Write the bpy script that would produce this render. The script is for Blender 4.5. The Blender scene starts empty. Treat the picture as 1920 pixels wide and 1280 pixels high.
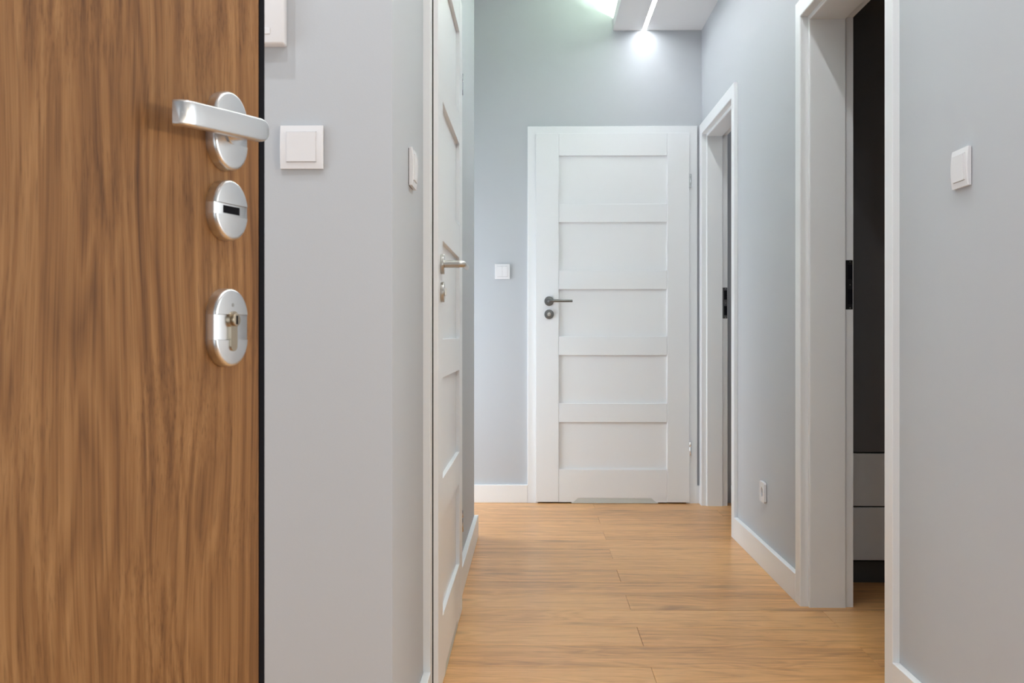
import bpy, bmesh, math, random
from mathutils import Vector, Matrix
random.seed(7)
PI = math.pi
SC = bpy.context.scene
COL = SC.collection

# ---------------------------------------------------------------- camera
cd = bpy.data.cameras.new('camera'); cam = bpy.data.objects.new('camera', cd); COL.objects.link(cam)
SC.camera = cam
FPX = 1860.0
cd.sensor_width = 36.0; cd.lens = 36.0 * FPX / 1920.0
YAW = math.atan(40 / FPX)
cam.location = (0, 0, 0.932)
cam.rotation_euler = (PI / 2, 0, YAW)
cd.shift_y = -14.0 / 1920.0
cd.clip_start = 0.02
cd.dof.use_dof = True; cd.dof.focus_distance = 3.6; cd.dof.aperture_fstop = 24

# ---------------------------------------------------------------- world, exposure
w = bpy.data.worlds.new('world'); SC.world = w; w.use_nodes = True
bg = w.node_tree.nodes['Background']; bg.inputs[0].default_value = (0.90, 0.95, 1.0, 1); bg.inputs[1].default_value = 0.15
SC.view_settings.view_transform = 'Standard'; SC.view_settings.look = 'None'
SC.view_settings.exposure = 0.80; SC.view_settings.gamma = 1.0
SC.view_settings.use_curve_mapping = False
LED_LINE = 32.0       # emission of the linear light in the dropped panel
LED_COVE = 52.0        # emission of the strip hidden behind its edge

def area(name, loc, target, size, power, color, shape='DISK', sy=None):
    l = bpy.data.lights.new(name, 'AREA'); l.shape = shape; l.size = size
    if sy: l.size_y = sy
    l.energy = power; l.color = color
    o = bpy.data.objects.new(name, l); COL.objects.link(o); o.location = loc
    o.rotation_euler = (Vector(target) - Vector(loc)).to_track_quat('-Z', 'Y').to_euler()
    return o
area('hall_spot_light', (-0.78, 1.40, 2.60), (-0.78, 1.42, 0), 0.05, 3.6, (0.97, 0.985, 1.0))
area('hall_spot_light', (-0.50, 0.88, 2.60), (-0.50, 0.88, 0), 0.05, 2.8, (0.97, 0.985, 1.0))
area('hall_spot_light', (0.45, 1.05, 2.60), (0.45, 1.05, 0), 0.10, 3.0, (0.94, 0.975, 1.0))
area('corridor_fill', (0.05, 3.70, 2.83), (0.05, 3.70, 0), 0.30, 2.0, (0.95, 0.98, 1.0))  # added fill out of view, evens the light on both corridor walls
area('corridor_fill', (-0.02, 2.10, 2.83), (-0.02, 2.10, 0), 0.30, 1.6, (0.95, 0.98, 1.0))  # second added corridor fill, also out of view
area('side_room_lamp', (2.45, 0.05, 1.20), (-0.2, 0.85, 1.11), 0.12, 15.0, (1.0, 0.88, 0.70))
area('side_room_daylight', (2.9, 1.15, 1.25), (-0.3, 2.0, 1.15), 1.0, 11.0, (0.90, 0.965, 1.0), 'RECTANGLE', 1.9)
area('bedroom_fill', (1.75, 4.75, 2.55), (1.6, 5.0, 0), 0.3, 1.6, (0.97, 0.98, 1.0))  # added fill that lifts the dim far room
area('recess_daylight', (-1.16, 5.02, 0.80), (1.0, 5.02, 0.80), 0.78, 11.5, (0.86, 0.93, 1.0), 'RECTANGLE', 1.45)
area('hall_left_fill', (-1.72, 1.05, 1.0), (0.9, 1.6, 1.0), 0.9, 7.0, (0.88, 0.95, 1.0), 'RECTANGLE', 1.7)  # added fill for the near right wall, no window modelled here
area('stairwell_fill', (0.0, -1.6, 0.9), (0.1, 3.0, 0.8), 1.6, 6.0, (0.92, 0.965, 1.0), 'RECTANGLE', 1.5)  # added low frontal fill behind the camera, brightens the lower walls

# ---------------------------------------------------------------- material helpers
def mat(name, color, rough=0.5, metal=0.0, spec=0.5, bump=0.0, bscale=300.0, var=0.0, vscale=3.0):
    m = bpy.data.materials.new(name); m.use_nodes = True
    nt = m.node_tree; b = nt.nodes['Principled BSDF']
    b.inputs['Base Color'].default_value = (*color, 1); b.inputs['Roughness'].default_value = rough
    b.inputs['Metallic'].default_value = metal; b.inputs['Specular IOR Level'].default_value = spec
    tc = nt.nodes.new('ShaderNodeTexCoord')
    if var > 0:
        n = nt.nodes.new('ShaderNodeTexNoise'); n.inputs['Scale'].default_value = vscale; n.inputs['Detail'].default_value = 3
        nt.links.new(tc.outputs['Object'], n.inputs['Vector'])
        r = nt.nodes.new('ShaderNodeValToRGB')
        r.color_ramp.elements[0].position = 0.3; r.color_ramp.elements[1].position = 0.7
        r.color_ramp.elements[0].color = (*[c * (1 - var) for c in color], 1)
        r.color_ramp.elements[1].color = (*[min(1, c * (1 + var)) for c in color], 1)
        nt.links.new(n.outputs['Fac'], r.inputs['Fac']); nt.links.new(r.outputs['Color'], b.inputs['Base Color'])
    if bump > 0:
        n = nt.nodes.new('ShaderNodeTexNoise'); n.inputs['Scale'].default_value = bscale; n.inputs['Detail'].default_value = 2
        nt.links.new(tc.outputs['Object'], n.inputs['Vector'])
        bp = nt.nodes.new('ShaderNodeBump'); bp.inputs['Strength'].default_value = bump; bp.inputs['Distance'].default_value = 0.001
        nt.links.new(n.outputs['Fac'], bp.inputs['Height']); nt.links.new(bp.outputs['Normal'], b.inputs['Normal'])
    return m

def emit(name, color, strength):
    m = bpy.data.materials.new(name); m.use_nodes = True
    nt = m.node_tree; b = nt.nodes['Principled BSDF']
    b.inputs['Base Color'].default_value = (0.9, 0.9, 0.9, 1)
    b.inputs['Emission Color'].default_value = (*color, 1); b.inputs['Emission Strength'].default_value = strength
    return m

def grain_mat(name, stops, axis, scale_long, scale_cross, rough, knots=True, fine=1.0, spec=0.5, rnd=True, tone=0.10, contrast=1.0, warp=0.02, pores=0.0, ringw=0.13):
    """wood with its grain along the local axis 'x' or 'z'"""
    m = bpy.data.materials.new(name); m.use_nodes = True
    nt = m.node_tree; N = nt.nodes; L = nt.links; b = N['Principled BSDF']
    b.inputs['Roughness'].default_value = rough; b.inputs['Specular IOR Level'].default_value = spec
    tc = N.new('ShaderNodeTexCoord'); oi = N.new('ShaderNodeObjectInfo')
    off = N.new('ShaderNodeVectorMath'); off.operation = 'ADD'
    mul = N.new('ShaderNodeVectorMath'); mul.operation = 'SCALE'; mul.inputs[0].default_value = (7.3, 3.1, 5.7)
    L.new(oi.outputs['Random'], mul.inputs['Scale'])
    L.new(tc.outputs['Object'], off.inputs[0])
    if rnd: L.new(mul.outputs[0], off.inputs[1])
    # slow wander of the grain lines across the board
    wm = N.new('ShaderNodeMapping'); wm.inputs['Scale'].default_value = (1.6, 5.0, 5.0) if axis == 'x' else (5.0, 5.0, 1.6)
    L.new(off.outputs[0], wm.inputs['Vector'])
    wn0 = N.new('ShaderNodeTexNoise'); wn0.inputs['Scale'].default_value = 1.0; wn0.inputs['Detail'].default_value = 2
    L.new(wm.outputs[0], wn0.inputs['Vector'])
    ws = N.new('ShaderNodeVectorMath'); ws.operation = 'SUBTRACT'; ws.inputs[1].default_value = (0.5, 0.5, 0.5)
    L.new(wn0.outputs['Color'], ws.inputs[0])
    wk = N.new('ShaderNodeVectorMath'); wk.operation = 'SCALE'; wk.inputs['Scale'].default_value = warp * 2
    L.new(ws.outputs[0], wk.inputs[0])
    wa = N.new('ShaderNodeVectorMath'); wa.operation = 'ADD'
    L.new(off.outputs[0], wa.inputs[0]); L.new(wk.outputs[0], wa.inputs[1])
    off = wa
    def mapped(sl, scr):
        mp = N.new('ShaderNodeMapping')
        mp.inputs['Scale'].default_value = (sl, scr, scr) if axis == 'x' else (scr, scr, sl)
        L.new(off.outputs[0], mp.inputs['Vector']); return mp.outputs[0]
    def noise(vec, det=4, rgh=0.55, dist=0.0, scale=1.0):
        n = N.new('ShaderNodeTexNoise'); n.inputs['Scale'].default_value = scale
        n.inputs['Detail'].default_value = det; n.inputs['Roughness'].default_value = rgh
        n.inputs['Distortion'].default_value = dist; L.new(vec, n.inputs['Vector']); return n.outputs['Fac']
    def math_(op, a, c=None, v=None):
        n = N.new('ShaderNodeMath'); n.operation = op; L.new(a, n.inputs[0])
        if c is not None: L.new(c, n.inputs[1])
        if v is not None: n.inputs[1].default_value = v
        return n.outputs[0]
    broad = noise(mapped(scale_long, scale_cross), 3, 0.5, 0.6)
    # cathedral rings: distance field warped by broad noise
    rings = math_('MULTIPLY', broad, v=13.0)
    rings = math_('FRACT', rings)
    tri = math_('SUBTRACT', rings, v=0.5); tri = math_('ABSOLUTE', tri); tri = math_('MULTIPLY', tri, v=2.0)
    streak = noise(mapped(scale_long * 0.6, scale_cross * 7.0 * fine), 4, 0.65, 0.25)
    fib = noise(mapped(scale_long * 5.0, scale_cross * 40 * fine), 2, 0.6)
    s1 = math_('MULTIPLY', streak, v=0.62 * contrast); s2 = math_('MULTIPLY', tri, v=ringw * contrast)
    s3 = math_('MULTIPLY', fib, v=0.24 * contrast); s4 = math_('MULTIPLY', broad, v=0.32 * contrast)
    tot = math_('ADD', s1, s2); tot = math_('ADD', tot, s3); tot = math_('ADD', tot, s4)
    tot = math_('SUBTRACT', tot, v=(0.59 + ringw * 0.5) * contrast - 0.5)
    if rnd:
        rr = math_('SUBTRACT', oi.outputs['Random'], v=0.5); rr = math_('MULTIPLY', rr, v=tone); tot = math_('ADD', tot, rr)
    ramp = N.new('ShaderNodeValToRGB'); cr = ramp.color_ramp
    cr.elements[0].position = stops[0][0]; cr.elements[0].color = (*stops[0][1], 1)
    cr.elements[1].position = stops[-1][0]; cr.elements[1].color = (*stops[-1][1], 1)
    for p, c in stops[1:-1]:
        e = cr.elements.new(p); e.color = (*c, 1)
    L.new(tot, ramp.inputs['Fac'])
    out = ramp.outputs['Color']
    if knots:
        v = N.new('ShaderNodeTexVoronoi'); v.inputs['Scale'].default_value = 1.0; v.inputs['Randomness'].default_value = 1.0
        warp = N.new('ShaderNodeMixRGB'); warp.blend_type = 'LINEAR_LIGHT'; warp.inputs['Fac'].default_value = 0.05
        mv = mapped(2.6, 9.0); L.new(mv, warp.inputs['Color1'])
        wn = N.new('ShaderNodeTexNoise'); wn.inputs['Scale'].default_value = 6; L.new(mv, wn.inputs['Vector'])
        L.new(wn.outputs['Color'], warp.inputs['Color2']); L.new(warp.outputs['Color'], v.inputs['Vector'])
        kr = N.new('ShaderNodeValToRGB'); kr.color_ramp.elements[0].position = 0.07; kr.color_ramp.elements[1].position = 0.30
        kr.color_ramp.elements[0].color = (0.62, 0.62, 0.62, 1); kr.color_ramp.elements[1].color = (0, 0, 0, 1)
        L.new(v.outputs['Distance'], kr.inputs['Fac'])
        # only some of the cells carry a knot
        sep = N.new('ShaderNodeSeparateColor'); L.new(v.outputs['Color'], sep.inputs[0])
        gate = math_('GREATER_THAN', sep.outputs[0], v=0.50)
        km = math_('MULTIPLY', kr.outputs['Color'], gate)
        mx = N.new('ShaderNodeMixRGB'); mx.blend_type = 'MULTIPLY'
        L.new(km, mx.inputs['Fac']); L.new(out, mx.inputs['Color1']); mx.inputs['Color2'].default_value = (0.36, 0.30, 0.27, 1)
        out = mx.outputs['Color']
    if pores > 0:
        pn = noise(mapped(scale_long * 12, scale_cross * 60 * fine), 2, 0.5)
        pr = N.new('ShaderNodeValToRGB'); pr.color_ramp.elements[0].position = 0.56; pr.color_ramp.elements[1].position = 0.68
        pr.color_ramp.elements[0].color = (0, 0, 0, 1); pr.color_ramp.elements[1].color = (pores, pores, pores, 1)
        L.new(pn, pr.inputs['Fac'])
        mx = N.new('ShaderNodeMixRGB'); mx.blend_type = 'MULTIPLY'
        L.new(pr.outputs['Color'], mx.inputs['Fac']); L.new(out, mx.inputs['Color1']); mx.inputs['Color2'].default_value = (0.35, 0.30, 0.28, 1)
        out = mx.outputs['Color']
    L.new(out, b.inputs['Base Color'])
    bp = N.new('ShaderNodeBump'); bp.inputs['Strength'].default_value = 0.12; bp.inputs['Distance'].default_value = 0.0006
    L.new(streak, bp.inputs['Height']); L.new(bp.outputs['Normal'], b.inputs['Normal'])
    return m

M = {}
M['wall'] = mat('grey_wall_paint', (0.525, 0.552, 0.585), 0.62, bump=0.10, bscale=260, var=0.012, vscale=1.5, spec=0.3)
M['ceil'] = mat('white_ceiling_paint', (0.78, 0.79, 0.80), 0.7, bump=0.08, bscale=260)
M['white'] = mat('white_lacquer', (0.85, 0.875, 0.895), 0.34, bump=0.03, bscale=120)
M['base'] = mat('white_skirting_lacquer', (0.86, 0.875, 0.885), 0.38)
M['plastic'] = mat('white_switch_plastic', (0.80, 0.80, 0.82), 0.25)
M['wellgrey'] = mat('switch_gap_shadow_plastic', (0.05, 0.05, 0.053), 0.5)
M['steel'] = mat('brushed_nickel', (0.55, 0.54, 0.51), 0.28, 1.0, bump=0.02, bscale=700)
M['darksteel'] = mat('darkened_steel', (0.22, 0.225, 0.22), 0.38, 1.0)
M['satin'] = mat('satin_chrome', (0.78, 0.79, 0.80), 0.30, 1.0, bump=0.012, bscale=900)
M['chrome'] = mat('polished_chrome', (0.75, 0.76, 0.77), 0.12, 1.0)
M['brass'] = mat('nickel_brass', (0.50, 0.43, 0.33), 0.30, 1.0)
M['black'] = mat('black_gasket_rubber', (0.004, 0.004, 0.007), 0.7, spec=0.12)
M['dark'] = mat('dark_metal', (0.008, 0.008, 0.009), 0.45, 0.3)
M['greymetal'] = mat('grey_painted_metal', (0.075, 0.078, 0.082), 0.5)
M['sub'] = mat('dark_joint_underlay', (0.10, 0.06, 0.035), 0.8)
M['cab'] = mat('pale_drawer_front', (0.84, 0.86, 0.88), 0.3, bump=0.02, bscale=60)
M['graphite'] = mat('graphite_lacquer', (0.19, 0.19, 0.197), 0.4)
M['plinth'] = mat('dark_plinth', (0.07, 0.07, 0.073), 0.5)
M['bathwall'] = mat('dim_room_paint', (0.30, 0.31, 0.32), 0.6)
M['vent'] = mat('frosted_vent_plastic', (0.62, 0.66, 0.64), 0.5)
M['led'] = emit('led_line_glow', (0.95, 0.98, 1.0), LED_LINE)
M['cove'] = emit('cove_led_glow', (0.80, 1.0, 0.76), LED_COVE)
M['spot'] = emit('downlight_glow', (1.0, 0.94, 0.86), 6.0)
M['oak'] = grain_mat('oak_laminate', [(0.0, (0.20, 0.086, 0.031)), (0.32, (0.52, 0.248, 0.086)), (0.52, (0.70, 0.360, 0.131)),
                                     (0.72, (0.79, 0.435, 0.175)), (1.0, (0.83, 0.525, 0.26))], 'x', 1.1, 6.0, 0.30, tone=0.20, spec=0.45, fine=0.7, contrast=1.3, warp=0.035, pores=0.3)
M['walnut'] = grain_mat('walnut_veneer', [(0.0, (0.045, 0.018, 0.006)), (0.30, (0.150, 0.065, 0.021)), (0.50, (0.270, 0.128, 0.044)),
                                         (0.7, (0.38, 0.200, 0.078)), (1.0, (0.48, 0.275, 0.118))], 'z', 0.75, 11.0, 0.45, knots=False, fine=2.0, spec=0.3, rnd=False, contrast=1.12, warp=0.035, pores=0.6, ringw=0.16)

# ---------------------------------------------------------------- mesh helpers
def link(name, bm, m=None, parent=None, smooth=False, loc=None, rotz=None):
    me = bpy.data.meshes.new(name)
    bmesh.ops.recalc_face_normals(bm, faces=bm.faces[:])
    bm.to_mesh(me); bm.free()
    if m: me.materials.append(m)
    if smooth:
        for p in me.polygons: p.use_smooth = True
        try: me.set_sharp_from_angle(angle=math.radians(35))
        except Exception: pass
    o = bpy.data.objects.new(name, me); COL.objects.link(o)
    if parent: o.parent = parent
    if loc: o.location = loc
    if rotz is not None: o.rotation_euler = (0, 0, rotz)
    return o

def tag(o, label=None, cat=None, group=None, kind=None):
    if label: o['label'] = label
    if cat: o['category'] = cat
    if group: o['group'] = group
    if kind: o['kind'] = kind
    return o

def empty(name, loc, rotz=0, label=None, cat=None, group=None, kind=None):
    o = bpy.data.objects.new(name, None); COL.objects.link(o); o.empty_display_size = 0.05
    o.location = loc; o.rotation_euler = (0, 0, rotz)
    return tag(o, label, cat, group, kind)

def bx(x0, x1, y0, y1, z0, z1, bev=0.0, seg=2, bm=None):
    tmp = bmesh.new()
    bmesh.ops.create_cube(tmp, size=1.0)
    for v in tmp.verts:
        v.co = Vector(((x0 + x1) / 2 + v.co.x * (x1 - x0), (y0 + y1) / 2 + v.co.y * (y1 - y0), (z0 + z1) / 2 + v.co.z * (z1 - z0)))
    if bev > 0:
        bmesh.ops.bevel(tmp, geom=tmp.edges[:], offset=bev, segments=seg, affect='EDGES', profile=0.5)
    if bm is None: return tmp
    me = bpy.data.meshes.new('tmp'); tmp.to_mesh(me); tmp.free(); bm.from_mesh(me); bpy.data.meshes.remove(me)
    return bm

def cyl(p0, p1, r, seg=24, bm=None, r2=None, bev=0.0):
    tmp = bmesh.new()
    p0 = Vector(p0); p1 = Vector(p1); d = p1 - p0
    bmesh.ops.create_cone(tmp, cap_ends=True, segments=seg, radius1=r, radius2=r if r2 is None else r2, depth=d.length)
    if bev > 0:
        es = [e for e in tmp.edges if abs(e.verts[0].co.z - e.verts[1].co.z) < 1e-6]
        bmesh.ops.bevel(tmp, geom=es, offset=bev, segments=3, affect='EDGES', profile=0.5)
    mt = Matrix.Translation((p0 + p1) / 2) @ d.to_track_quat('Z', 'Y').to_matrix().to_4x4()
    bmesh.ops.transform(tmp, matrix=mt, verts=tmp.verts[:])
    if bm is None: return tmp
    me = bpy.data.meshes.new('tmp'); tmp.to_mesh(me); tmp.free(); bm.from_mesh(me); bpy.data.meshes.remove(me)
    return bm

def loft(rings, cap=True, bm=None):
    bm = bm or bmesh.new()
    vs = [[bm.verts.new(p) for p in r] for r in rings]
    n = len(rings[0])
    for a, b in zip(vs[:-1], vs[1:]):
        for i in range(n):
            j = (i + 1) % n
            bm.faces.new((a[i], a[j], b[j], b[i]))
    if cap:
        bm.faces.new(vs[0][::-1]); bm.faces.new(vs[-1])
    return bm

# ---------------------------------------------------------------- dimensions (metres; corridor runs along +Y)
XR = 0.93; XL = -0.272; YF = 5.50; YH = 1.91; YE = 4.554
ZD = 2.61; ZC = 2.86; FW = 0.935; FH = 2.078

# ---------------------------------------------------------------- floor
fl = tag(link('floor', bx(-1.9, 3.3, -1.0, 5.9, -0.06, -0.0085), M['sub']), 'light oak laminate floor laid across the corridor', 'floor', kind='structure')
PW = 0.1915; PL = 1.286
pm = bx(0, PL - 0.0010, 0, PW - 0.0008, -0.008, 0.0, 0.0006, 1)
plank0 = link('plank', pm, M['oak'], fl)
pme = plank0.data
first = True
for k in range(-17, 15):
    y = 2.783 + PW * k
    x0 = 0.33 if k % 2 else 0.33 + PL / 2
    for n in range(-3, 3):
        xa = x0 + n * PL
        if xa + PL < -1.78 or xa > (3.2 if y < 1.6 else 2.3): continue
        if first: o = plank0; first = False
        else:
            o = bpy.data.objects.new('plank', pme); COL.objects.link(o); o.parent = fl
        o.location = (xa, y, 0)

# ---------------------------------------------------------------- walls (openings for the doorways)
def wall(name, boxes, label, m='wall'):
    bm = bmesh.new()
    for b in boxes: bx(*b, bm=bm)
    return tag(link(name, bm, M[m]), label, 'wall', kind='structure')
XO = 1.09; XO2 = 1.052
yd1, yd2 = 2.54, 4.535                   # near outer edges of the two right hand door frames
o0, o1, oz = 0.045, FW - 0.045, FH - 0.045
wall('wall_right', [(XR, XO, 1.72, yd1 + o0, 0, ZC), (XR, XO, yd1 + o0, yd1 + o1, oz, ZC), (XR, XO, yd1 + o1, 4.32, 0, ZC), (XR, XO2, 4.32, yd2 + o0, 0, ZC),
                    (XR, XO2, yd2 + o0, yd2 + o1, oz, ZC), (XR, XO2, yd2 + o1, YF, 0, ZC)], 'grey painted right wall of the corridor with two open doorways')
XFD = -0.0324                            # far door frame, outer left edge
wall('wall_far', [(-1.9, XFD + o0, YF, YF + 0.16, 0, ZC), (XFD + o0, XFD + o1, YF, YF + 0.16, oz, ZC), (XFD + o1, 2.4, YF, YF + 0.16, 0, ZC),
                  (-1.9, 2.4, YF + 0.16, YF + 0.24, 0, ZC)], 'grey painted end wall of the corridor around the white door')
yl = 2.445
wall('wall_left', [(XL - 0.16, XL, YH, yl + o0, 0, ZC), (XL - 0.16, XL, yl + o0, yl + o1, oz, ZC), (XL - 0.16, XL, yl + o1, YE, 0, ZC),
                   (XL - 0.24, XL - 0.16, YH, YE, 0, ZC)], 'grey painted left wall of the corridor holding a closed white door')
wall('wall_hall', [(-1.8, XL - 0.24, YH, YH + 0.14, 0, ZC)], 'grey painted hall wall facing the entrance, behind the wooden door')
wall('wall_recess', [(-1.8, XL - 0.24, YE - 0.12, YE, 0, ZC), (-1.9, -1.8, 0.05, YE - 0.12, 0, ZC), (-1.35, -1.25, YE, YF, 0, ZC), (-1.35, -1.15, YE, YF, 2.10, ZC)], 'grey wall of the side recess past the corner')
wall('wall_entrance', [(-1.8, -0.60, -0.16, 0.03, 0, ZC), (0.44, 3.3, -0.16, 0.03, 0, ZC), (-0.60, 0.44, -0.16, 0.03, 2.10, ZC)], 'grey wall around the flat entrance behind the viewer')
wall('wall_side_room', [(3.2, 3.3, 0.03, 1.9, 0, ZC), (XO, 3.3, 1.72, 1.82, 0, ZC)], 'grey wall of the lit side room')
# rooms behind the right hand doorways
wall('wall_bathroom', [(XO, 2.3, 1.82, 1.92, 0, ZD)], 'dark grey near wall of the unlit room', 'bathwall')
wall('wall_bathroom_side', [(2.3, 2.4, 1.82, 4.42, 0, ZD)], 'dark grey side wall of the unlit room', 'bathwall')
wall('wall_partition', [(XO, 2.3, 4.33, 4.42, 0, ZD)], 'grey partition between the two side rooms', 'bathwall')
wall('wall_bedroom', [(2.3, 2.4, 4.42, YF, 0, ZD)], 'grey side wall of the dim far room', 'wall')

# ---------------------------------------------------------------- ceiling
ce = tag(link('ceiling', bx(-1.9, 3.3, -0.16, YF + 0.24, ZC, ZC + 0.1), M['ceil']), 'white ceiling with a dropped light panel along the right wall', 'ceiling', kind='structure')
XS = 0.4416; XLED = 0.612; HW = 0.011
bm = bmesh.new()
bx(XS, XLED - HW, 2.0, YF, ZD, ZD + 0.012, bm=bm); bx(XLED + HW, XR, 2.0, YF, ZD, ZD + 0.012, bm=bm)
bx(XS, XR, 2.0, YF, ZD + 0.012, ZD + 0.03, bm=bm)
bx(XS, XS + 0.012, 2.0, YF, ZD + 0.03, ZD + 0.066, bm=bm)
bx(XS + 0.10, XR, 2.0, YF, ZD + 0.03, ZC, bm=bm)
link('dropped_panel', bm, M['ceil'], ce)
bm = bx(-1.8, XLED - HW, 0.03, YH, ZD, ZD + 0.05)
bx(XLED + HW, 3.2, 0.03, 1.72, ZD, ZD + 0.05, bm=bm); bx(XLED + HW, XR, 1.72, 2.0, ZD, ZD + 0.05, bm=bm)
bx(XL, XLED - HW, YH, 2.0, ZD, ZD + 0.05, bm=bm); bx(XLED - HW, XLED + HW, 0.03, 0.30, ZD, ZD + 0.05, bm=bm)
bx(XLED - HW, XLED + HW, 0.30, 2.0, ZD + 0.012, ZD + 0.05, bm=bm)
link('hall_panel', bm, M['ceil'], ce)
link('room_panel', bx(XO, 2.3, 1.92, YF, ZD, ZD + 0.05), M['ceil'], ce)
t = empty('led_strip_light', (XLED, 3.75, ZD), 0, 'white linear strip light set flush in the dropped ceiling panel', 'strip light')
link('diffuser', bx(-HW, HW, -3.44, 1.745, 0.004, 0.009), M['led'], t)
t2 = empty('cove_light', (XS + 0.05, 3.75, ZD + 0.03), 0, 'greenish white strip light hidden behind the dropped panel edge', 'strip light')
link('diffuser', bx(-0.006, 0.006, -1.74, 1.74, 0.010, 0.020), M['cove'], t2)
link('channel', bx(-0.010, 0.010, -1.745, 1.745, 0.0, 0.010), M['satin'], t2)

for (x, y, r, lab) in ((-0.78, 1.40, 0.03, 'left of the three round downlights in the hall ceiling'), (-0.50, 0.88, 0.03, 'round hall ceiling downlight nearest the wooden door'), (0.45, 1.05, 0.055, 'large round downlight on the right of the hall ceiling')):
    d = empty('downlight', (x, y, ZD), 0, lab, 'downlight', 'downlights in the hall ceiling')
    bm = bmesh.new()
    n = 32
    rings = [[(math.cos(a) * rr, math.sin(a) * rr, zz) for a in [2 * PI * i / n for i in range(n)]] for rr, zz in ((r + 0.004, 0.0), (r + 0.012, -0.003), (r + 0.014, -0.001), (r + 0.014, 0.0))]
    link('ring', loft(rings, False), M['satin'], d, True)

for x, y, lab in ((0.05, 3.70, 'added round ceiling lamp for fill light in the middle of the corridor'), (-0.02, 2.10, 'added round ceiling lamp for fill light at the start of the corridor')):
    d = empty('added_lamp', (x, y, ZC), 0, lab, 'lamp', 'added lamps on the corridor ceiling')  # unseen bodies added to go with the corridor fill lights
    n = 32
    rings = [[(math.cos(a) * rr, math.sin(a) * rr, zz) for a in [2 * PI * i / n for i in range(n)]] for rr, zz in ((0.155, 0.0), (0.170, -0.004), (0.170, -0.028), (0.158, -0.032), (0.152, -0.028))]
    link('rim', loft(rings, False), M['satin'], d, True)
# ---------------------------------------------------------------- skirting boards
def skirt(name, boxes, label):
    bm = bmesh.new()
    for b in boxes: bx(*b, 0.0018, 2, bm=bm)
    return tag(link(name, bm, M['base']), label, 'skirting board', kind='structure')
SH = 0.098; ST = 0.019
skirt('baseboard_right', [(XR - ST, XR, yd1 + FW, yd2, 0, SH), (XR - ST, XR, yd2 + FW, YF - 0.001, 0, SH)], 'white skirting board on the right wall between the two doorways')
skirt('baseboard_near_right', [(XR - ST, XR, 1.72, yd1, 0, SH)], 'white skirting board at the lower right, nearest the viewer')
skirt('baseboard_far', [(-1.25, XFD, YF - ST, YF, 0, SH), (XFD + FW, XR - ST, YF - ST, YF, 0, SH)], 'white skirting board on the end wall left of the white door')
skirt('baseboard_left', [(XL, XL + ST, yl + FW, YE + ST, 0, SH), (-1.25, XL, YE, YE + ST, 0, SH)], 'white skirting board past the left door, ending at the corner')
skirt('baseboard_near_left', [(XL, XL + ST, YH - ST, yl, 0, SH), (-1.78, XL, YH - ST, YH, 0, SH)], 'white skirting board in front of the left door frame')
skirt('baseboard_bedroom', [(XO, 2.3, YF - ST, YF, 0, SH)], 'white skirting board seen through the far right doorway')

# ---------------------------------------------------------------- door frames
# local: x along the wall, y=0 wall face, -y towards the viewer, swept around the opening with mitred corners
def prof(D):
    return [(0.0, 0.0), (0.0, -0.0165), (0.0015, -0.018), (0.056, -0.018), (0.0588, -0.017), (0.060, -0.0145), (0.060, 0.010),
        (0.0715, 0.010), (0.0735, 0.0112), (0.0745, 0.0135), (0.0745, D - 0.030), (0.0735, D - 0.028), (0.066, D - 0.028), (0.066, D), (0.046, D), (0.046, 0.0)]
def frame(name, loc, rotz, label, D=0.14):
    PROF = prof(D)
    f = empty(name, loc, rotz, label, 'door frame', kind='structure')
    W, H = FW, FH
    L0 = [(p, q, 0) for p, q in PROF]; L1 = [(p, q, H - p) for p, q in PROF]
    R1 = [(W - p, q, H - p) for p, q in PROF]; R0 = [(W - p, q, 0) for p, q in PROF]
    link('jamb', loft([L0, L1]), M['white'], f)
    link('head', loft([L1, R1]), M['white'], f)
    link('jamb', loft([R1, R0]), M['white'], f)
    return f
RR = -PI / 2     # right wall: local x -> -Y ; local y -> +X
RL = PI / 2      # left wall: local x -> +Y ; local y -> -X
f1 = frame('trim_1', (XFD, YF, 0), 0, 'white frame around the closed door on the end wall')
f2 = frame('trim_2', (XL, yl, 0), RL, 'white frame around the closed door on the left wall')
f3 = frame('trim_3', (XR, yd1 + FW, 0), RR, 'white frame of the open doorway nearest the viewer on the right', 0.161)
f4 = frame('trim_4', (XR, yd2 + FW, 0), RR, 'white frame of the far open doorway on the right wall', 0.123)
for f, mm, D in ((f3, 'dark', 0.161), (f4, 'greymetal', 0.123)):
    # strike plate let into the rebate of the far jamb
    sp = link('strike_plate', bx(0.0655, 0.0672, D - 0.0265, D - 0.0015, 1.016, 1.184, 0.0005, 1), M[mm], f)
    tag(sp, 'dark metal strike plate')
    for z0 in (1.034, 1.118):
        link('latch_opening', bx(0.0660, 0.0676, D - 0.019, D - 0.003, z0, z0 + 0.050), M['black'], sp)
    for z0 in (1.021, 1.100, 1.178):
        link('screw', cyl((0.0670, D - 0.011, z0), (0.0680, D - 0.011, z0), 0.0022, 10), M['steel'], sp)
for f in (f1, f2):
    bm = bx(0.0475, 0.0580, -0.0200, -0.018, 0.01, FH - 0.0505)
    bx(FW - 0.058, FW - 0.0475, -0.0200, -0.018, 0.01, FH - 0.0505, bm=bm)
    tag(link('gasket', bm, M['black'], f), 'dark seal strip between frame and door')

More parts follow.
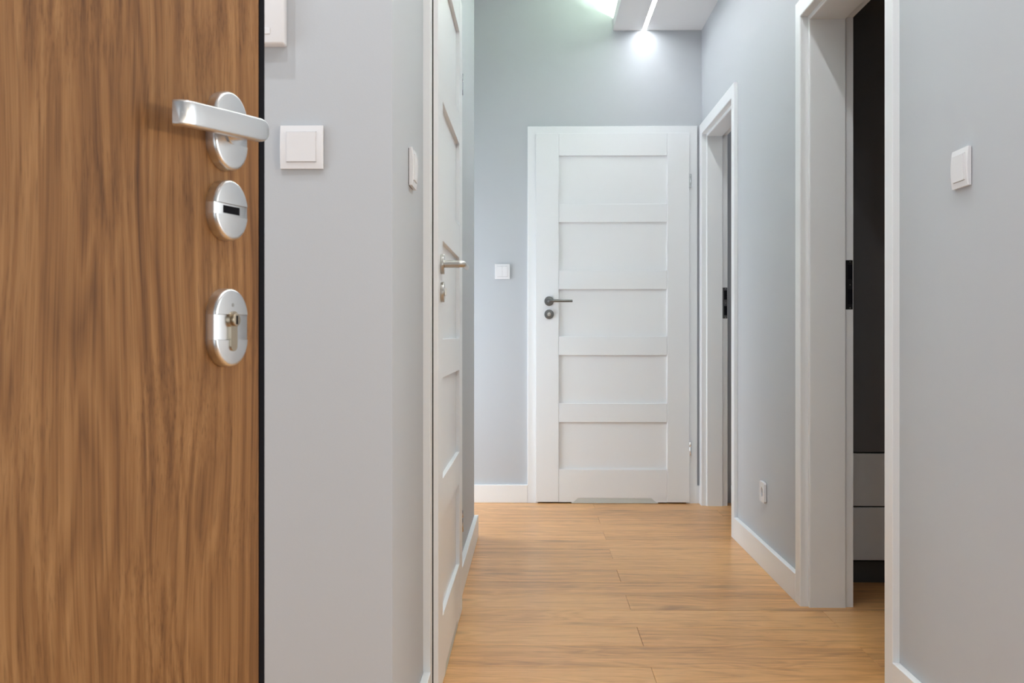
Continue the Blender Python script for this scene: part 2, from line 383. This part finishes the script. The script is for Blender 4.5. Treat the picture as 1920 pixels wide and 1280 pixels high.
# ---------------------------------------------------------------- panelled interior door leaf
RZ = [(0.0, 0.180), (0.4396, 0.543), (0.8085, 0.9118), (1.1714, 1.2747), (1.540, 1.6405), (1.906, 2.03)]
def lever_handle(parent, x, z, m, y0=0.0):
    bm = cyl((x, y0, z), (x, y0 - 0.009, z), 0.0262, 40, bev=0.0012)
    ro = tag(link('rosette', bm, M[m], parent, True), 'round metal rosette')
    bm = cyl((x, y0 - 0.008, z), (x, y0 - 0.048, z), 0.0098, 24)
    # elbow and bar
    r = 0.0082; R = 0.004; pts = []
    cy = y0 - 0.048
    path = [Vector((x, y0 - 0.046, z)), Vector((x, cy - 0.0045, z)), Vector((x + 0.003, cy - 0.0085, z)), Vector((x + 0.008, cy - 0.0100, z)), Vector((x + 0.124, cy - 0.0100, z - 0.0005)), Vector((x + 0.127, cy - 0.0100, z - 0.0005))]
    rad = [0.0088, 0.0088, 0.0085, 0.0078, 0.0070, 0.0055]
    rings = []
    for i, p in enumerate(path):
        a = path[max(0, i - 1)]; b = path[min(len(path) - 1, i + 1)]
        d = (b - a).normalized(); up = Vector((0, 0, 1)); sd = d.cross(up).normalized()
        rings.append([tuple(p + sd * rad[i] * math.cos(t_) + up * rad[i] * math.sin(t_)) for t_ in [2 * PI * j / 20 for j in range(20)]])
    loft(rings, True, bm)
    link('lever', bm, M[m], ro, True)
    zk = z - 0.0725
    ks = tag(link('key_rosette', cyl((x, y0, zk), (x, y0 - 0.009, zk), 0.0262, 40, bev=0.0012), M[m], parent, True), 'round metal privacy lock rosette')
    link('lock_turn', bx(x - 0.0035, x + 0.0035, y0 - 0.0135, y0 - 0.0085, zk - 0.009, zk + 0.009, 0.001, 2), M['steel'], ks)
    link('turn_disc', cyl((x, y0 - 0.0085, zk), (x, y0 - 0.0102, zk), 0.0105, 24, bev=0.0004), M['steel' if m == 'darksteel' else m], ks, True)

def leaf(name, loc, rotz, label, hm, vm):
    d = empty(name, loc, rotz, label, 'door', kind='structure')
    Wd = 0.844; s0 = 0.1268; s1 = Wd - 0.1220; T = 0.0128
    for a, b in ((0, s0), (s1, Wd)):
        link('stile', bx(a, b, 0, T, 0, 2.03, 0.0016, 2), M['white'], d)
    g = 0.0006
    for i, (a, b) in enumerate(RZ):
        if i == 0:
            n0, n1, nh, ch = s0 + 0.080, s0 + 0.535, 0.022, 0.026
            poly = [(s0 + g, 0), (n0, 0), (n0 + ch, nh), (n1 - ch, nh), (n1, 0), (s1 - g, 0), (s1 - g, b - 0.0015), (s0 + g, b - 0.0015)]
            rings = [[(px, 0.0012, pz) for px, pz in poly], [(px, T, pz) for px, pz in poly]]
            ins = [(s0 + g, 0.0012), (n0, 0.0012)]
            bm = loft(rings)
            bx(s0 + g, s1 - g, 0.0004, 0.0012, nh + 0.002, b, 0, 1, bm)
            link('rail', bm, M['white'], d)
            link('vent_plate', bx(n0 - 0.01, n1 + 0.01, 0.0018, 0.016, -0.0055, nh + 0.01), M[vm], d)
        else:
            link('rail', bx(s0 + g, s1 - g, 0.0004, T, a, b, 0.0016, 2), M['white'], d)
    for (a0, a1), (b0, b1) in zip(RZ[:-1], RZ[1:]):
        link('panel', bx(s0 - 0.002, s1 + 0.002, 0.0116, T, a1 - 0.004, b0 + 0.004), M['white'], d)
    # leaf body inside the rebate, behind the overlap
    link('core', bx(0.030, Wd - 0.030, T, T + 0.024, 0.024, 2.012), M['white'], d)
    link('edge_seal', bx(0.0005, 0.0300, T, T + 0.0025, 0.002, 2.028), M['black'], d)
    lever_handle(d, 0.0735, 1.106, hm)
    for z in (1.766, 0.295):
        h = link('hinge', cyl((Wd + 0.0058, 0.0030, z - 0.036), (Wd + 0.0058, 0.0030, z + 0.010), 0.0060, 16, bev=0.0008), M['chrome'], d, True)
        link('hinge_pin', cyl((Wd + 0.0058, 0.0030, z + 0.0115), (Wd + 0.0058, 0.0030, z + 0.036), 0.0060, 16, bev=0.0008), M['chrome'], h, True)
    return d
LZ = 0.007
d1 = leaf('door_1', (XFD + 0.0455, YF - 0.033, LZ), 0, 'closed white five panel door on the end wall, with dark lever handle', 'darksteel', 'vent')
d2 = leaf('door_2', (XL + 0.033, yl + 0.0455, LZ), RL, 'closed white five panel door on the left wall, seen edge on', 'steel', 'vent')

# ---------------------------------------------------------------- switches and socket
def plate_mesh(S, T, bulge, hole=None):
    """square plate, front slightly bowed from top to bottom"""
    bm = bmesh.new(); n = 12; h = S / 2
    def row(z, e, y):
        return [(-h + e, y, z), (h - e, y, z)]
    rings = []
    for i in range(n + 1):
        z = -h + S * i / n
        y = -(T + bulge * (1 - (z / h) ** 2))
        e = 0.0012
        rings.append([(-h, 0, z), (-h, y + e, z), (-h + e, y, z), (h - e, y, z), (h, y + e, z), (h, 0, z)])
    return loft(rings, True, bm)
def wall_switch(loc, rotz, label, rockers=1, S=0.083):
    t = empty('light_switch', loc, rotz, label, 'light switch')
    link('gap_shade', bx(-S / 2 + 0.002, S / 2 - 0.002, -0.0016, 0, -S / 2 + 0.002, S / 2 - 0.002), M['dark'], t)  # dark sheet standing in for the gap shadow between plate and wall
    pl = link('frame_plate', plate_mesh(S, 0.0065, 0.0035), M['plastic'], t, True)
    pl.location = (0, -0.0015, 0)
    q = 0.0285
    xs = [(-q, q)] if rockers == 1 else [(-q, -0.0009), (0.0009, q)]
    link('rocker_well', bx(-q - 0.0008, q + 0.0008, -0.0098, -0.006, -q - 0.0008, q + 0.0008), M['wellgrey'], t)
    for a, b in xs:
        bm = bmesh.new()
        c = [(a, -0.0122, -q), (b, -0.0122, -q), (b, -0.0136, q), (a, -0.0136, q)]
        back = [(p[0], -0.006, p[2]) for p in c]
        loft([back, c], True, bm)
        bmesh.ops.bevel(bm, geom=bm.edges[:], offset=0.0007, segments=2, affect='EDGES')
        link('rocker', bm, M['plastic'], t)
    return t
wall_switch((-0.4465, YH, 1.292), 0, 'white single switch on the hall wall beside the wooden door')
wall_switch((XL, 2.195, 1.298), RL, 'white switch seen edge on in front of the left door frame')
wall_switch((XR, 2.165, 1.290), RR, 'white single switch on the near right wall')
wall_switch((-0.1712, YF, 1.278), 0, 'small white double switch on the end wall left of the door', 2)

t = empty('power_socket', (XR, 4.015, 0.297), RR, 'white round-recess power socket low on the right wall', 'power socket')
S = 0.083; h = S / 2
bm = bmesh.new(); n = 32; R = 0.0195; y1 = -0.011
def sq(a):
    c_, s_ = math.cos(a), math.sin(a); k = (h - 0.001) / max(abs(c_), abs(s_)); return (c_ * k, y1, s_ * k)
ang = [2 * PI * (i + 0.5) / n for i in range(n)]
def sqb(a, hh, yy):
    c_, s_ = math.cos(a), math.sin(a); k = hh / max(abs(c_), abs(s_)); return (c_ * k, yy, s_ * k)
rings = [[sqb(a, h, -0.0015) for a in ang], [sqb(a, h, y1 + 0.0012) for a in ang], [sqb(a, h - 0.0012, y1) for a in ang],
         [(R * math.cos(a), y1, R * math.sin(a)) for a in ang], [(R * 0.97 * math.cos(a), -0.0025, R * 0.97 * math.sin(a)) for a in ang]]
loft(rings, False, bm)
vs = [bm.verts.new((R * 0.97 * math.cos(a), -0.0025, R * 0.97 * math.sin(a))) for a in ang]; bm.faces.new(vs)
link('frame_plate', bm, M['plastic'], t, True)
for px in (-0.0095, 0.0095):
    link('pin_hole', cyl((px, -0.0025, 0), (px, -0.0031, 0), 0.0027, 14), M['black'], t)
link('earth_pin', cyl((0, -0.0025, 0.010), (0, -0.0095, 0.010), 0.0022, 14, bev=0.0006), M['chrome'], t, True)

# ---------------------------------------------------------------- intercom box beside the wooden door
t = empty('intercom_panel', (-0.541, YH, 1.592), 0, 'white wall mounted intercom box behind the wooden door edge, above the switch', 'intercom')
link('housing', bx(-0.065, 0.065, -0.028, 0, -0.106, 0.110, 0.004, 3), M['plastic'], t, True)
link('handset', bx(-0.055, -0.010, -0.044, -0.028, -0.085, 0.095, 0.005, 3), M['plastic'], t, True)
for i in range(2):
    link('button', bx(0.008 + i * 0.018, 0.021 + i * 0.018, -0.0295, -0.028, -0.088, -0.076, 0.0008, 2), M['plastic'], t)

# ---------------------------------------------------------------- wardrobe in the unlit room
t = empty('wardrobe', (1.64, 3.735, 0), 0, 'dark cabinet with two pale drawers seen through the near right doorway', 'cabinet')
link('carcass', bx(-0.54, 0.64, 0.02, 0.56, 0.085, 2.4), M['plinth'], t)
link('plinth', bx(-0.53, 0.63, 0.015, 0.55, 0.0, 0.080), M['plinth'], t)
link('drawer', bx(-0.54, 0.64, 0, 0.02, 0.087, 0.2835, 0.001, 1), M['cab'], t)
link('drawer', bx(-0.54, 0.64, 0, 0.02, 0.2895, 0.4855, 0.001, 1), M['cab'], t)
link('cabinet_door', bx(-0.54, 0.059, 0, 0.02, 0.4915, 2.4, 0.001, 1), M['graphite'], t)
link('cabinet_door', bx(0.061, 0.64, 0, 0.02, 0.4915, 2.4, 0.001, 1), M['graphite'], t)

# ---------------------------------------------------------------- wooden entrance door standing open on the left
c_, s_ = math.cos(YAW), math.sin(YAW)
cu, cdp = -0.2622, 0.90                              # lock axis position: lateral, depth from the viewer
px_, py_ = cu * c_ - cdp * s_, cu * s_ + cdp * c_
ang = math.atan2(0.3287, 0.9444) - YAW               # from +Y towards +X
# local x runs along the door towards its free edge, local -y is the room face normal
ex = Vector((math.sin(ang), math.cos(ang), 0)); rot = math.atan2(ex.y, ex.x)
d3 = empty('door_3', (px_, py_, 0), rot, 'wooden walnut entrance door standing open on the left with silver lock plates', 'door', kind='structure')
link('leaf', bx(-0.83, 0.0570, 0, 0.045, 0.008, 2.06, 0.0006, 1), M['walnut'], d3)
link('edge_strip', bx(0.0570, 0.0668, -0.0005, 0.052, 0.006, 2.062, 0.0008, 1), M['black'], d3)
link('bolt', bx(0.0668, 0.0735, 0.004, 0.024, 1.249, 1.275, 0.001, 1), M['black'], d3)
for z in (0.25, 1.03, 1.82):
    link('hinge', cyl((-0.838, 0.0, z - 0.05), (-0.838, 0.0, z + 0.05), 0.009, 16, bev=0.001), M['satin'], d3, True)

def cap_piece(w, hgt, za, T, bev, flip=False, zc=0.0):
    """part of a stadium shaped plate above height za, with a rounded rim"""
    r = w / 2; st = hgt / 2 - r
    def ring(e, y, za_):
        rr = r - e; pts = []
        a0 = 0.0 if za_ <= st else math.asin(min(0.999, (za_ - st) / rr))
        pts.append((rr if za_ <= st else rr * math.cos(a0), za_))
        n = 14
        for i in range(n + 1):
            a = a0 + (PI / 2 - a0) * i / n
            pts.append((rr * math.cos(a), st + rr * math.sin(a)))
        for i in range(n - 1, -1, -1):
            a = a0 + (PI / 2 - a0) * i / n
            pts.append((-rr * math.cos(a), st + rr * math.sin(a)))
        pts.append((-(rr if za_ <= st else rr * math.cos(a0)), za_))
        sgn = -1 if flip else 1
        return [(x, y, zc + sgn * z) for x, z in pts]
    za2 = za if za > st else za - 1e-5
    rings = [ring(0, 0, za), ring(0, -(T - bev), za)]
    for k in (1, 2, 3, 4):
        a = PI / 2 * k / 4
        rings.append(ring(bev * (1 - math.cos(a)), -(T - bev) - bev * math.sin(a), za + 0.0004 * k / 4))
    bm = loft(rings)
    bmesh.ops.remove_doubles(bm, verts=bm.verts[:], dist=1e-6)
    return bm
def band_piece(w, z0, z1, T, bev, zc):
    r = w / 2
    rings = []
    for z in (z0, z1):
        rings.append([(-r, 0, zc + z), (-r, -(T - bev), zc + z), (-r + bev * 0.3, -(T - bev * 0.3), zc + z), (-r + bev, -T, zc + z), (r - bev, -T, zc + z), (r - bev * 0.3, -(T - bev * 0.3), zc + z), (r, -(T - bev), zc + z), (r, 0, zc + z)])
    return loft(rings)
def lock_plate(name, zc, w, hgt, zt, zb, label):
    bm = cap_piece(w, hgt, zt, 0.0105, 0.0035, False, zc)
    b2 = cap_piece(w, hgt, -zb, 0.0105, 0.0035, True, zc)
    me = bpy.data.meshes.new('tmp'); b2.to_mesh(me); b2.free(); bm.from_mesh(me); bpy.data.meshes.remove(me)
    o = tag(link(name, bm, M['satin'], d3, True), label)
    link('recessed_band', band_piece(w - 0.0002, zb, zt, 0.0090, 0.0016, zc), M['satin'], o, True)
    return o
Z1, Z2, Z3 = 1.1154, 1.0438, 0.9378
p1 = lock_plate('handle_plate', Z1, 0.051, 0.0710, 0.010, -0.0105, 'satin silver oval handle plate')
p2 = lock_plate('thumb_turn_plate', Z2, 0.051, 0.0545, 0.0050, -0.0050, 'satin silver round plate with a black slot')
link('slot', bx(-0.0125, 0.0125, -0.0093, -0.0080, Z2 - 0.0035, Z2 + 0.0035, 0.0003, 1), M['black'], p2)
p3 = lock_plate('key_plate', Z3, 0.051, 0.0706, 0.0115, -0.0108, 'satin silver oval plate with a key cylinder')
# euro profile key cylinder
def euro(y0, y1):
    rc = 0.0078; hw = 0.0047; zc = Z3 + 0.0070; zb = zc - 0.0235
    a0 = -math.acos(hw / rc)
    pts = []
    for i in range(25):
        a = a0 + (PI - 2 * a0) * i / 24
        pts.append((rc * math.cos(a), zc + rc * math.sin(a)))
    for i in range(9):
        a = PI + PI * i / 8
        pts.append((hw * math.cos(a), zb + hw * math.sin(a)))
    return loft([[(x, y0, z) for x, z in pts], [(x, y1, z) for x, z in pts]])
kc = link('key_cylinder', euro(-0.0080, -0.0122), M['brass'], p3, True)
link('cylinder_plug', cyl((0, -0.0122, Z3 + 0.0070), (0, -0.0150, Z3 + 0.0070), 0.0056, 24, bev=0.0005), M['brass'], p3, True)
link('keyway', bx(-0.0009, 0.0009, -0.0154, -0.0140, Z3 + 0.0030, Z3 + 0.0108), M['black'], p3)
link('screw', cyl((0, -0.0100, Z3 + 0.0205), (0, -0.0108, Z3 + 0.0205), 0.0017, 12), M['steel'], p3)
# lever of the entrance door: rounded flat bar, free end turned back to the door
zr, zl = 1.1165, 1.1102
hh = 0.0104
plan = []        # centre line in plan (x, y), from hub to free end
for x, y in ((0.0168, -0.0325), (0.0162, -0.0325), (0.0140, -0.0325), (0.0105, -0.0325), (0.005, -0.0327), (-0.01, -0.0328), (-0.03, -0.0325), (-0.05, -0.0320), (-0.07, -0.0313), (-0.085, -0.0307), (-0.0925, -0.0298), (-0.0965, -0.0272), (-0.0980, -0.0230)):
    plan.append(Vector((x, y, 0)))
hgts = [0.0045, 0.0066, 0.0086, 0.0099] + [hh] * 9
rings = []
for i, p in enumerate(plan):
    a = plan[max(0, i - 1)]; b = plan[min(len(plan) - 1, i + 1)]
    d = (b - a).normalized(); nrm = Vector((-d.y, d.x, 0))
    f_ = (0.0168 - p.x) / 0.115; zc = zr + (zl - zr) * f_
    th = 0.0048 if i < 11 else (0.0042 if i == 11 else 0.0036); H_ = hgts[i]; rb = 0.0022
    ring = []
    for (sx, sz) in ((1, 1), (-1, 1), (-1, -1), (1, -1)):
        for k in range(4):
            base = {(1, 1): 0, (-1, 1): PI / 2, (-1, -1): PI, (1, -1): 1.5 * PI}[(sx, sz)]
            a_ = base + PI / 2 * k / 3
            q = sx * (th - rb) + rb * math.cos(a_); zz = sz * (H_ - rb) + rb * math.sin(a_)
            ring.append((p.x + nrm.x * q, p.y + nrm.y * q, zc + zz))
    rings.append(ring)
bm = loft(rings)
cyl((0.0, -0.0085, Z1), (0.0, -0.0300, Z1), 0.0088, 24, bm=bm)
cyl((0.0, -0.0085, Z1), (0.0, -0.0120, Z1), 0.0120, 24, bm=bm)
lv = link('lever', bm, M['satin'], p1, True)
